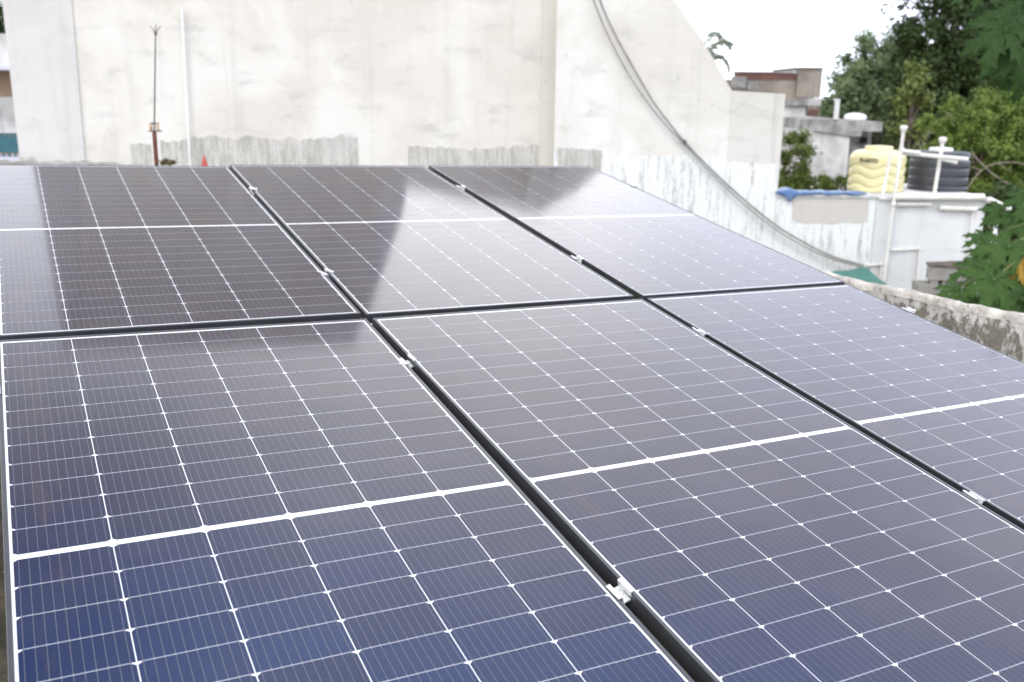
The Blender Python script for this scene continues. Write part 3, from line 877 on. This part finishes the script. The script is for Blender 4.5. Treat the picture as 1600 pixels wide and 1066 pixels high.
rc = at(320, 262, YF+.1)
ch = at(320, 243, YF+.1).z - rc.z
co = empty('traffic_cone', (rc.x, YF+.1, rc.z), 'small red plastic cone standing behind the back row of panels', 'cone')
MB().lathe([(.026, 0), (.025, .02), (.015, ch*.6), (.005, ch*.97), (.001, ch)], (rc.x, YF+.1, rc.z), 18).build('body', M['red'], co)
m = MB(); m.box((rc.x-.03, YF+.07, -.9), (rc.x+.03, YF+.13, rc.z-.002)); m.build('stand', M['cement'], co)

# ------------------------------------------------------------------ foliage
def leaf_mesh(name, cen, size, out, mat, parent, up=.5, aspect=.42, droop=.3, seed=0):
    r = np.random.default_rng(seed)
    n = len(cen)
    nr = r.normal(size=(n, 3)) + out*.8 + np.array([0, 0, up*1.6])
    nr /= np.linalg.norm(nr, axis=1)[:, None]
    d = r.normal(size=(n, 3)) + np.array([0, 0, -droop])
    d -= nr*(d*nr).sum(1)[:, None]; d /= np.linalg.norm(d, axis=1)[:, None]
    w = np.cross(nr, d)
    s = (size*r.uniform(.65, 1.25, n))[:, None]
    base = cen - d*s*.5; tip = cen + d*s*.5 - nr*s*.08
    l = cen + w*s*aspect*.5 + nr*s*.07 - d*s*.05; q = cen - w*s*aspect*.5 + nr*s*.07 - d*s*.05
    v = np.stack([base, q, tip, l], 1).reshape(-1, 3) - np.array(parent.location)
    me = bpy.data.meshes.new(name)
    me.vertices.add(n*4); me.vertices.foreach_set('co', v.astype(np.float32).ravel())
    idx = np.arange(n)[:, None]*4
    tri = np.concatenate([idx + np.array([0, 1, 2]), idx + np.array([0, 2, 3])], 1).reshape(-1)
    me.loops.add(n*6); me.loops.foreach_set('vertex_index', tri.astype(np.int32))
    me.polygons.add(n*2)
    me.polygons.foreach_set('loop_start', np.arange(0, n*6, 3, dtype=np.int32))
    me.polygons.foreach_set('loop_total', np.full(n*2, 3, dtype=np.int32))
    me.materials.append(mat)
    me.update(calc_edges=True)
    o = bpy.data.objects.new(name, me); COL.objects.link(o); o.parent = parent
    return o
def ells(lst, Y, dep=.8):
    k = 1/ppm(Y); out = []
    for e in lst:
        c = at(e[0], e[1], Y + (e[4] if len(e) > 4 else 0))
        out.append((np.array(c), np.array([e[2]*k, (e[2]+e[3])/2*k*dep, e[3]*k])))
    return out
def tree(name, lst, Y, base_px, n_leaf, size, mat, label, cat='tree', clumps=26, cr=.30, seed=1, group=None, up=.5, aspect=.42, trunk=.16, droop=.3, dep=.8, limbs=10, ground=-4, twig=16):
    r = np.random.default_rng(seed)
    E = ells(lst, Y, dep)
    bx = at(base_px, 200, Y).x
    root = empty(name, (bx, Y, ground), label, cat, group)
    vol = np.array([e[1].prod()**(2/3) for e in E]); vol /= vol.sum()
    cen, outv, cc = [], [], []
    for (c, rad), f in zip(E, vol):
        nc = max(5, int(clumps*f*len(E)))
        for _ in range(nc):
            d = r.normal(size=3); d /= np.linalg.norm(d)
            q = r.uniform(.45, 1.0)**.6
            k = c + d*rad*q
            cc.append(k)
            m = max(6, int(n_leaf*f/nc))
            a = cr*rad.mean()*r.uniform(.6, 1.25)
            nt = max(2, m//twig)          # leaves sit along twigs that fan out of each limb end
            td = r.normal(size=(nt, 3)) + d*.9 + np.array([0, 0, .25]); td /= np.linalg.norm(td, axis=1)[:, None]
            tl = a*r.uniform(.55, 1.55, nt)
            ti = r.integers(0, nt, m); q_ = r.uniform(.08, 1, m)**.75
            g_ = td[ti]
            p = k + g_*(tl[ti]*q_)[:, None] + r.normal(size=(m, 3))*size*.55 - np.array([0, 0, 1])*(a*.30*q_**2)[:, None]
            cen.append(p); outv.append(.5*g_ + .6*d)
    cen = np.concatenate(cen); outv = np.concatenate(outv)
    leaf_mesh('crown', cen, np.full(len(cen), size), outv, mat, root, up, aspect, droop, seed+7)
    tm = MB()
    C0 = E[0][0]; tops = Vector((C0[0], C0[1], C0[2]))
    b0 = Vector((bx, Y, ground))
    fork = b0.lerp(tops, .55); fork.x += (random.random()-.5)*.3
    tm.tube(smooth([b0, b0.lerp(fork, .5)+Vector((.06, .05, 0)), fork, tops], 6), [trunk*(1-.7*i/18) for i in range(19)], 10)
    pick = r.choice(len(cc), min(limbs, len(cc)), replace=False)
    for i in pick:
        e = Vector(cc[i]); s = fork.lerp(tops, r.uniform(0, .7)); mid = s.lerp(e, .5)+Vector((0, 0, .12*(e-s).length))
        tm.tube(smooth([s, mid, e], 5), [trunk*.42*(1-.8*k/10) for k in range(11)], 7)
    tm.build('trunk', M['bark'], root)
    return root
tree('broadleaf_tree', [(1372, 118, 62, 62), (1330, 165, 40, 38), (1402, 78, 34, 28), (1350, 205, 60, 40), (1402, 165, 50, 60), (1335, 130, 20, 25), (1358, 95, 25, 22)], 38, 1385, 34000, .20, M['leaf_far'],
     'hazy bluish green tree rising behind the far houses, left of the dark tree', clumps=22, cr=.34, seed=3, trunk=.3)
tree('mango_tree', [(1475, 40, 72, 80), (1440, 105, 52, 55), (1505, 110, 70, 70), (1455, 185, 62, 60), (1545, 160, 60, 60), (1540, 30, 70, 75), (1490, -70, 95, 80), (1610, 80, 80, 90), (1610, -40, 80, 90)], 27, 1500, 60000, .17, M['leaf_dark'],
     'tall dense dark green tree against the sky at the upper right', clumps=30, cr=.33, seed=5, trunk=.35)
tree('young_tree', [(1428, 122, 11, 22), (1413, 158, 13, 13), (1442, 150, 8, 10), (1398, 206, 12, 10), (1440, 203, 10, 8)], 23, 1425, 1100, .16, M['leaf_lime'],
     'slender young tree with yellow green leaves in front of the dark tree', clumps=6, cr=.62, seed=8, trunk=.08)
tree('feathery_tree', [(1540, 205, 70, 55), (1492, 200, 48, 38), (1595, 180, 50, 48), (1520, 260, 55, 40), (1580, 265, 60, 55), (1540, 310, 50, 35), (1620, 240, 50, 80), (1470, 250, 30, 30)], 17.5, 1570, 52000, .075, M['leaf_bright'],
     'bright yellow green feathery tree right of the black water tank', clumps=34, cr=.30, seed=13, trunk=.13, up=.9, aspect=.38, limbs=22)
tree('shrub', [(1243, 252, 20, 42), (1236, 292, 26, 26), (1262, 296, 16, 12)], 18.5, 1245, 7500, .075, M['leaf_shrub'],
     'green leafy shrub between the limewashed end wall and the white house', 'shrub', clumps=16, cr=.38, seed=17, trunk=.05)
tree('shrub', [(1305, 286, 26, 12), (1330, 279, 16, 9)], 19.5, 1305, 2600, .07, M['leaf_shrub'],
     'low straggling shrub at the foot of the small white house', 'shrub', clumps=12, cr=.42, seed=19, trunk=.04)
tree('shrub', [(1416, 280, 18, 34), (1400, 250, 20, 25)], 16.8, 1416, 4000, .075, M['leaf_shrub'],
     'green shrub seen in the gap between the yellow and black tanks', 'shrub', clumps=14, cr=.4, seed=23, trunk=.05)
tree('shrub', [(1575, 350, 42, 60), (1615, 400, 50, 80), (1560, 420, 26, 50)], 13.6, 1585, 9000, .10, M['leaf_dark'],
     'dark green shrub behind the papaya plant', 'shrub', clumps=18, cr=.38, seed=29, trunk=.05)
tree('broadleaf_tree', [(-12, 25, 22, 34), (-45, 40, 40, 40)], 27, -30, 5000, .14, M['leaf_dark'],
     'dark tree just peeping past the left corner of the limewashed building', clumps=16, cr=.36, seed=31, trunk=.15)

# bare branches before the feathery tree
bb = MB()
def br(pts, r0, r1, Y):
    P = smooth([at(x, y, Y+dy) for x, y, dy in pts], 6)
    bb.tube(P, [.42*(r0+(r1-r0)*i/(len(P)-1)) for i in range(len(P))], 7)
br([(1512, 296, 0), (1520, 282, 0), (1532, 268, 0), (1548, 258, .1), (1570, 254, .2), (1592, 255, .3), (1625, 262, .4)], .02, .026, 16.3)
br([(1518, 237, .2), (1528, 250, .1), (1540, 262, 0), (1556, 276, 0), (1580, 290, .2)], .018, .035, 16.3)
br([(1532, 268, 0), (1522, 262, 0), (1508, 262, -.1)], .018, .006, 16.3)
br([(1560, 255, .1), (1572, 264, 0), (1583, 268, 0)], .02, .006, 16.3)
br([(1478, 175, .2), (1486, 182, 0), (1490, 195, 0)], .014, .006, 16.3)
br([(1625, 262, .4), (1640, 330, .3), (1640, 520, .2), (1640, 900, .2)], .03, .06, 16.3)
tag(bb.build('dead_tree', M['deadwood']), 'bare grey branches crossing in front of the feathery tree', 'dead tree')

# palm behind the gable
YPm = 32
ph = at(1096, 100, YPm)
pl = empty('palm_tree', (ph.x, YPm, -4), 'coconut palm whose fronds stick out past the sloping gable', 'palm tree')
m = MB(); m.tube(smooth([Vector((ph.x-.8, YPm, -4)), Vector((ph.x-.5, YPm, 0)), Vector((ph.x, YPm, ph.z))], 8), [.2-.004*i for i in range(17)], 10); m.build('trunk', M['bark'], pl)
def frond(tips, seed):
    r = random.Random(seed)
    P = smooth([at(x, y, YPm + dy) for x, y, dy in tips], 10)
    mb = MB()
    mb.tube(P, [.035*(1-.8*i/(len(P)-1)) for i in range(len(P))], 5)
    n = len(P)
    for i in range(3, n):
        t = norm(P[min(i+1, n-1)] - P[i-1])
        for s in (-1, 1):
            for _ in range(1):
                L = .60*math.sin(math.pi*(.12+.83*i/n))**.7*r.uniform(.8, 1.15)
                side = norm(t.cross(Vector((0, 0, 1))))*s
                d = norm(side*.6 + t*.75 + Vector((0, 0, -.55+r.uniform(-.2, .2))))
                w = norm(d.cross(Vector((0, .3, 1))))*.011
                a = P[i] + t*r.uniform(-.04, .04); e = a + d*L; mid = a + d*L*.5 + Vector((0, 0, .05))
                mb.add([a-w, a+w, mid+w, e, mid-w], [(0, 1, 2, 3, 4)])
    mb.build('frond', M['leaf_palm'], pl)
H = (1096, 100, 0)
for k, tp in enumerate([[H, (1106, 84, 0), (1120, 66, 0), (1134, 63, 0), (1139, 70, 0)], [H, (1108, 92, .3), (1122, 86, .3), (1134, 94, .3), (1138, 108, .3)],
                        [H, (1100, 76, .5), (1108, 54, .5), (1118, 50, .5), (1122, 56, .5)], [H, (1090, 80, -.3), (1086, 62, -.3), (1078, 44, -.3), (1068, 42, -.3)],
                        [H, (1112, 104, -.3), (1122, 116, -.3), (1127, 128, -.3)], [H, (1080, 95, 0), (1062, 92, 0), (1048, 104, 0)], [H, (1084, 108, .4), (1072, 122, .4)],
                        [H, (1100, 90, -1), (1104, 84, -2.2), (1108, 100, -3)], [H, (1098, 84, 1), (1100, 72, 2.2), (1102, 80, 3)]]):
    frond(tp, k)

# papaya plants
LOBES = [(-150, .62), (-105, .80), (-58, .95), (-14, 1.06), (14, 1.06), (58, .95), (105, .80), (150, .62)]
LOBES = [(-140, .66), (-92, .84), (-46, .98), (0, 1.08), (46, .98), (92, .84), (140, .66)]
def papaya_leaf(c, R0, normal, heading, mat, parent, seed=0, petiole=None, vein=True):
    r = random.Random(seed)
    n = norm(normal); hd = Vector(heading); hd = norm(hd - n*hd.dot(n)); sd_ = n.cross(hd)
    mb = MB()
    def P(x, y, lift=0):
        rr_ = math.hypot(x, y)/R0
        z = -.34*R0*rr_*rr_ + lift
        return c + sd_*x + hd*y + n*z
    half = [(.0, .03), (.14, .045), (.30, .075), (.42, .18), (.47, .10), (.60, .17), (.70, .165), (.74, .075), (.86, .07), (1.0, .0)]
    half = [(.0, .06), (.20, .085), (.34, .12), (.50, .245), (.49, .12), (.60, .13), (.78, .20), (.74, .085), (.88, .06), (1.0, .0)]
    for a, l in LOBES:
        a = R(a + r.uniform(-5, 5)); l = l*R0*r.uniform(.9, 1.08)
        ca, sa = math.cos(a), math.sin(a)
        def Q(u, w, fold): 
            x = u*sa + w*ca; y = u*ca - w*sa
            return P(x, y, fold)
        mid = [Q(u*l, 0, -.012*R0) for u, w in half]
        for s in (-1, 1):
            ed = [Q(u*l, s*w*l*1.05, .035*R0*min(1, w*8)) for u, w in half]
            vs = mid + ed; k = len(half)
            fs = [(i, i+1, k+i+1, k+i) if s > 0 else (k+i, k+i+1, i+1, i) for i in range(k-1)]
            mb.add(vs, fs, 0, False)
        if vein:
            w = .012*R0
            vs = [Q(0, -w, .012*R0), Q(0, w, .012*R0), Q(.85*l, .002, .004*R0)]
            mb.add(vs, [(0, 1, 2)], 1)
            for u, (eu, ew) in ((.22, (.47, .2)), (.48, (.74, .17))):
                for s in (-1, 1):
                    vs = [Q(u*l, 0, .004*R0), Q(u*l+.012*R0, 0, .004*R0), Q(eu*l, s*ew*l, .045*R0)]
                    mb.add(vs, [(0, 1, 2)], 1)
    o = mb.build('leaf', mat, parent)
    if petiole is not None:
        q = Vector(petiole); md = c.lerp(q, .5) + Vector((0, 0, .12))
        pm = MB(); pm.tube(smooth([q, md, c - n*.012], 5), [.011, .010, .010, .009, .009, .008, .008, .007, .007, .006, .006], 6)
        pm.build('petiole', M['papaya_stem'], parent)
    return o
def papaya(label, stem, base_z, leaves, Y, name='papaya_plant'):
    st = at(stem[0], stem[1], Y)
    root = empty(name, (st.x, Y, base_z), label, 'plant')
    m = MB(); m.tube(smooth([Vector((st.x-.05, Y, base_z)), Vector((st.x+.03, Y, (base_z+st.z)/2)), st, st+Vector((0, 0, .12))], 6), [.075-.0022*i for i in range(19)], 10); m.build('stem', M['papaya_stem'], root)
    for i, (px, py, rpx, dy, tilt, hx, hz, mk) in enumerate(leaves):
        yy = Y + dy
        c = at(px, py, yy)
        papaya_leaf(c, rpx/ppm(yy), Vector(tilt), Vector((hx, 0, hz)), [M[mk], M['papaya_vein']] if mk == 'papaya' else ([M[mk], M['papaya']] if mk == 'papaya_dark' else [M[mk], M[mk]]), root, i+int(px), petiole=st + Vector((0, 0, .04*(i % 4))))
    return root
L2 = [(1577, 384, 58, -.3, (-.2, -.8, .7), -.5, -1, 'papaya'), (1553, 436, 62, -.5, (-.1, -.85, .6), -.25, -1, 'papaya'), (1495, 452, 42, -.2, (-.3, -.5, .9), -1, -.3, 'papaya'),
      (1524, 418, 44, 0, (-.3, -.6, .9), -1, -.2, 'papaya'), (1592, 345, 46, .3, (-.1, -.7, .8), -.6, -.8, 'papaya'), (1545, 400, 46, .25, (-.2, -.5, .9), -1, .15, 'papaya'),
      (1538, 372, 34, .3, (-.2, -.7, .8), -1, -.3, 'papaya'), (1600, 440, 60, -.2, (0, -.8, .6), .1, -1, 'papaya'), (1570, 466, 52, -.2, (-.1, -.7, .7), -.2, -1, 'papaya'),
      (1598, 410, 36, -.42, (-.75, -.35, .6), -.8, -.6, 'yellow_leaf'), (1568, 330, 36, .5, (-.1, -.8, .7), -.7, -.5, 'papaya'), (1605, 310, 44, .4, (0, -.7, .8), -.4, -1, 'papaya'),
      (1595, 478, 50, .1, (.1, -.8, .7), -.2, -1, 'papaya'), (1528, 470, 40, .2, (-.1, -.7, .8), -.8, -.5, 'papaya'), (1580, 420, 40, .4, (.1, -.7, .8), .1, -1, 'papaya'),
      (1640, 400, 60, 0, (.3, -.6, .8), .8, -.6, 'papaya'), (1650, 350, 60, .3, (.3, -.4, .9), 1, 0, 'papaya')]
papaya('papaya plant with broad lobed leaves and one yellow leaf, behind the mossy parapet', (1690, 372), -4, L2, 9.4)
L1 = [(1572, 45, 66, -.3, (-.35, -.75, .5), -.35, -1, 'papaya_dark'), (1592, 18, 60, 0, (-.2, -.8, .5), -.7, -.8, 'papaya_dark'), (1548, 22, 44, .3, (-.3, -.7, .6), -1, -.4, 'papaya_dark'),
      (1600, 85, 52, -.3, (-.1, -.9, .3), -.1, -1, 'papaya_dark'), (1575, 92, 46, .3, (-.2, -.9, .3), -.25, -1, 'papaya_dark'), (1615, 40, 60, -.2, (0, -.8, .5), .1, -1, 'papaya_dark'),
      (1540, 62, 34, .4, (-.4, -.7, .4), -.7, -.8, 'papaya_dark'), (1600, -25, 60, .2, (-.1, -.7, .8), -.6, -.5, 'papaya_dark'), (1545, -20, 50, .2, (-.3, -.6, .8), -1, 0, 'papaya_dark'),
      (1650, 0, 70, 0, (.2, -.6, .8), .8, -.6, 'papaya_dark'), (1660, 70, 66, .2, (.2, -.7, .5), .6, -.8, 'papaya_dark'), (1598, 120, 36, .3, (-.1, -.9, .2), -.2, -1, 'papaya_dark')]
papaya('tall papaya with dark drooping lobed leaves hanging over at the upper right', (1740, -5), -4, L1, 8.6, 'papaya_tree')

# moss and dry plant tufts on the far parapet
def tuft(px, w, hpx, label, seed):
    r = np.random.default_rng(seed)
    c = at(px, 256, YF+.08); k = 1/ppm(YF)
    root = empty('dry_plant', c, label, 'plant', None)
    n = 220
    p = np.array(c) + r.normal(size=(n, 3))*np.array([w*k*.5, .03, .001]) + np.array([0, 0, 1])*np.abs(r.normal(size=(n, 1)))*hpx*k*.5
    leaf_mesh('leaves', p, np.full(n, .035), np.zeros((n, 3)), M['moss'], root, .2, .3, -.6, seed)
tuft(257, 4, 5, 'small dry yellowish plant on the far parapet, just right of the rusty post', 3)
tuft(268, 3, 4, 'small dark dry plant on the far parapet, second tuft right of the rusty post', 4)

# ------------------------------------------------------------------ far houses at the right
YH = 26
bh = empty('plastered_house', (X(1215, YH), YH, -4), 'brown plastered house with a red brick band and a square roof tower', 'house')
def zy(py, px=1215): return at(px, py, YH).z
m = MB(); m.box((X(1130, YH), YH, zy(160)), (X(1275, YH), YH+4, zy(125)), 0); m.build('upper_wall', M['brownplaster'], bh)
m = MB(); m.box((X(1150, YH), YH-.02, zy(125)+.002), (X(1244, YH), YH+.3, zy(114)), 0); m.build('brick_band', M['redbrick'], bh)
m = MB(); m.box((X(1148, YH), YH-.06, zy(114)+.002), (X(1245, YH), YH+.35, zy(112)), 0); m.build('band_coping', M['slab'], bh)
m = MB(); m.box((X(1244, YH), YH-.1, zy(152)), (X(1282, YH), YH+2.4, zy(107)), 0); m.build('roof_tower', M['brownplaster'], bh)
m = MB(); m.box((X(1242, YH), YH-.16, zy(107)+.002), (X(1285, YH), YH+2.5, zy(105)), 0); m.box((X(1238, YH), YH-.05, zy(115)), (X(1244, YH)-.01, YH+.3, zy(110)), 0); m.build('tower_coping', M['slab'], bh)
m = MB(); m.box((X(1132, YH), YH-.13, zy(166)), (X(1284, YH), YH+3.9, zy(153)), 0, .03); m.build('slab_band', M['slab'], bh)
m = MB(); m.box((X(1140, YH), YH-.02, -4), (X(1262, YH), YH+3.8, zy(166)-.002), 0); m.build('lower_wall', M['whitehouse'], bh)
m = MB(); m.box((X(1263, YH), YH-.1, -4), (X(1279, YH), YH+3.6, zy(166)-.002), 0); m.build('corner_column', M['brownplaster'], bh)
m = MB(); m.box((X(1264, YH), YH-.14, zy(188)), (X(1280, YH), YH-.102, zy(170)), 0); m.build('brick_patch', M['redbrick'], bh)
m = MB(); m.box((X(1138, YH), YH-.6, zy(138)), (X(1158, YH), YH-.31, zy(121)), 0); m.box((X(1160, YH), YH-.6, zy(140)), (X(1176, YH), YH-.31, zy(128)), 0); m.build('rubble_parapet', M['slab'], bh)

YW = 22
wh = empty('small_house', (X(1320, YW), YW, -4), 'small weathered white house with a mouldy concrete roof slab and a dark recess', 'house')
def zw(py): return at(1320, py, YW).z
m = MB(); m.box((X(1276, YW), YW, -4), (X(1336, YW), YW+3, zw(205)), 0); m.build('wall', M['whitehouse'], wh)
m = MB()
m.prism([(X(1278, YW), zw(205)+.002), (X(1338, YW), zw(213)), (X(1353, YW), zw(212)), (X(1353, YW), zw(189)), (X(1322, YW), zw(186)), (X(1280, YW), zw(188))], YW-.06, YW+3.1, 0)
m.box((X(1353, YW)+.003, YW-.03, zw(205)), (X(1385, YW), YW+3, zw(190)), 0)
m.build('roof_slab', M['slab'], wh)
m = MB(); m.box((X(1337, YW), YW+.7, -4), (X(1388, YW), YW+2.9, zw(205)-.004), 0); m.build('recess_wall', M['slab'], wh)
m = MB(); m.box((X(1347, YW+.6, 220), YW+.6, zw(226)), (X(1355, YW+.6, 220), YW+.698, zw(216)), 0); m.build('window', M['dark'], wh)
pl_ = at(1307, 187, YW-.1); m = MB(); m.box((pl_.x-.045, YW-.1, pl_.z), (pl_.x+.045, YW+.0, zw(155)), 0, .01)
tag(m.build('post', M['whitehouse']), 'square white post standing on the roof of the small house', 'post')
dc = at(1336, 187, YW+.4)
dt = empty('water_tank', (dc.x, YW+.4, dc.z), 'white domed water tank on the roof of the small house', 'water tank')
MB().lathe([(.24, 0), (.25, .06), (.22, .11), (.12, .14), (.001, .15)], dc, 32).build('tank_body', M['white'], dt)
m = MB()
for i in range(9):
    a = at(1282+i*8, 300, 20.5)
    m.box((a.x-.02, 20.48, -4), (a.x+.02, 20.52, at(1300, 284 + (i % 3), 20.5).z))
a, c = at(1280, 287, 20.5), at(1347, 284, 20.5); m.tube([a, c], .03, 8)
a, c = at(1280, 293, 20.5), at(1347, 291, 20.5); m.tube([a, c], .02, 8)
tag(m.build('fence', M['iron']), 'low rusty fence in front of the small white house', 'fence')

# house at the far left
YL = 20
lh = empty('balcony_house', (X(-60, YL), YL, -4), 'tan house with lilac balcony slabs and a teal railing', 'house')
def zl(py): return at(5, py, YL).z
xr = X(33, YL)
m = MB(); m.box((-14.5, YL+.8, -4), (xr, YL+5, zl(52)), 0); m.build('wall', M['tan'], lh)
m = MB(); m.box((-14.5, YL+.1, zl(102)), (xr, YL+.798, zl(52)-.004), 0); m.build('balcony_front', M['whitehouse'], lh)
m = MB(); m.box((-14.6, YL-.15, zl(110)), (xr+.02, YL+.9, zl(102)-.002), 0, .01); m.build('balcony_slab', M['lilac'], lh)
m = MB(); m.box((-14.6, YL-.15, zl(256)), (xr+.02, YL+.9, zl(245)), 0, .01); m.build('balcony_slab', M['lilac'], lh)
m = MB(); m.box((-14.5, YL+.6, zl(210)), (xr, YL+.798, zl(152)), 0); m.build('wall_panel', M['whitehouse'], lh)
rl = MB()
rl.box((-14.5, YL-.08, zl(211)), (xr, YL-.04, zl(208)))
x = -14.4
while x < xr:
    rl.box((x, YL-.075, zl(245)+.004), (x+.03, YL-.045, zl(211)-.004)); x += .12
rl.box((-14.5, YL-.10, zl(238)), (xr, YL-.08, zl(213)))
rl.build('railing', M['teal'], lh)
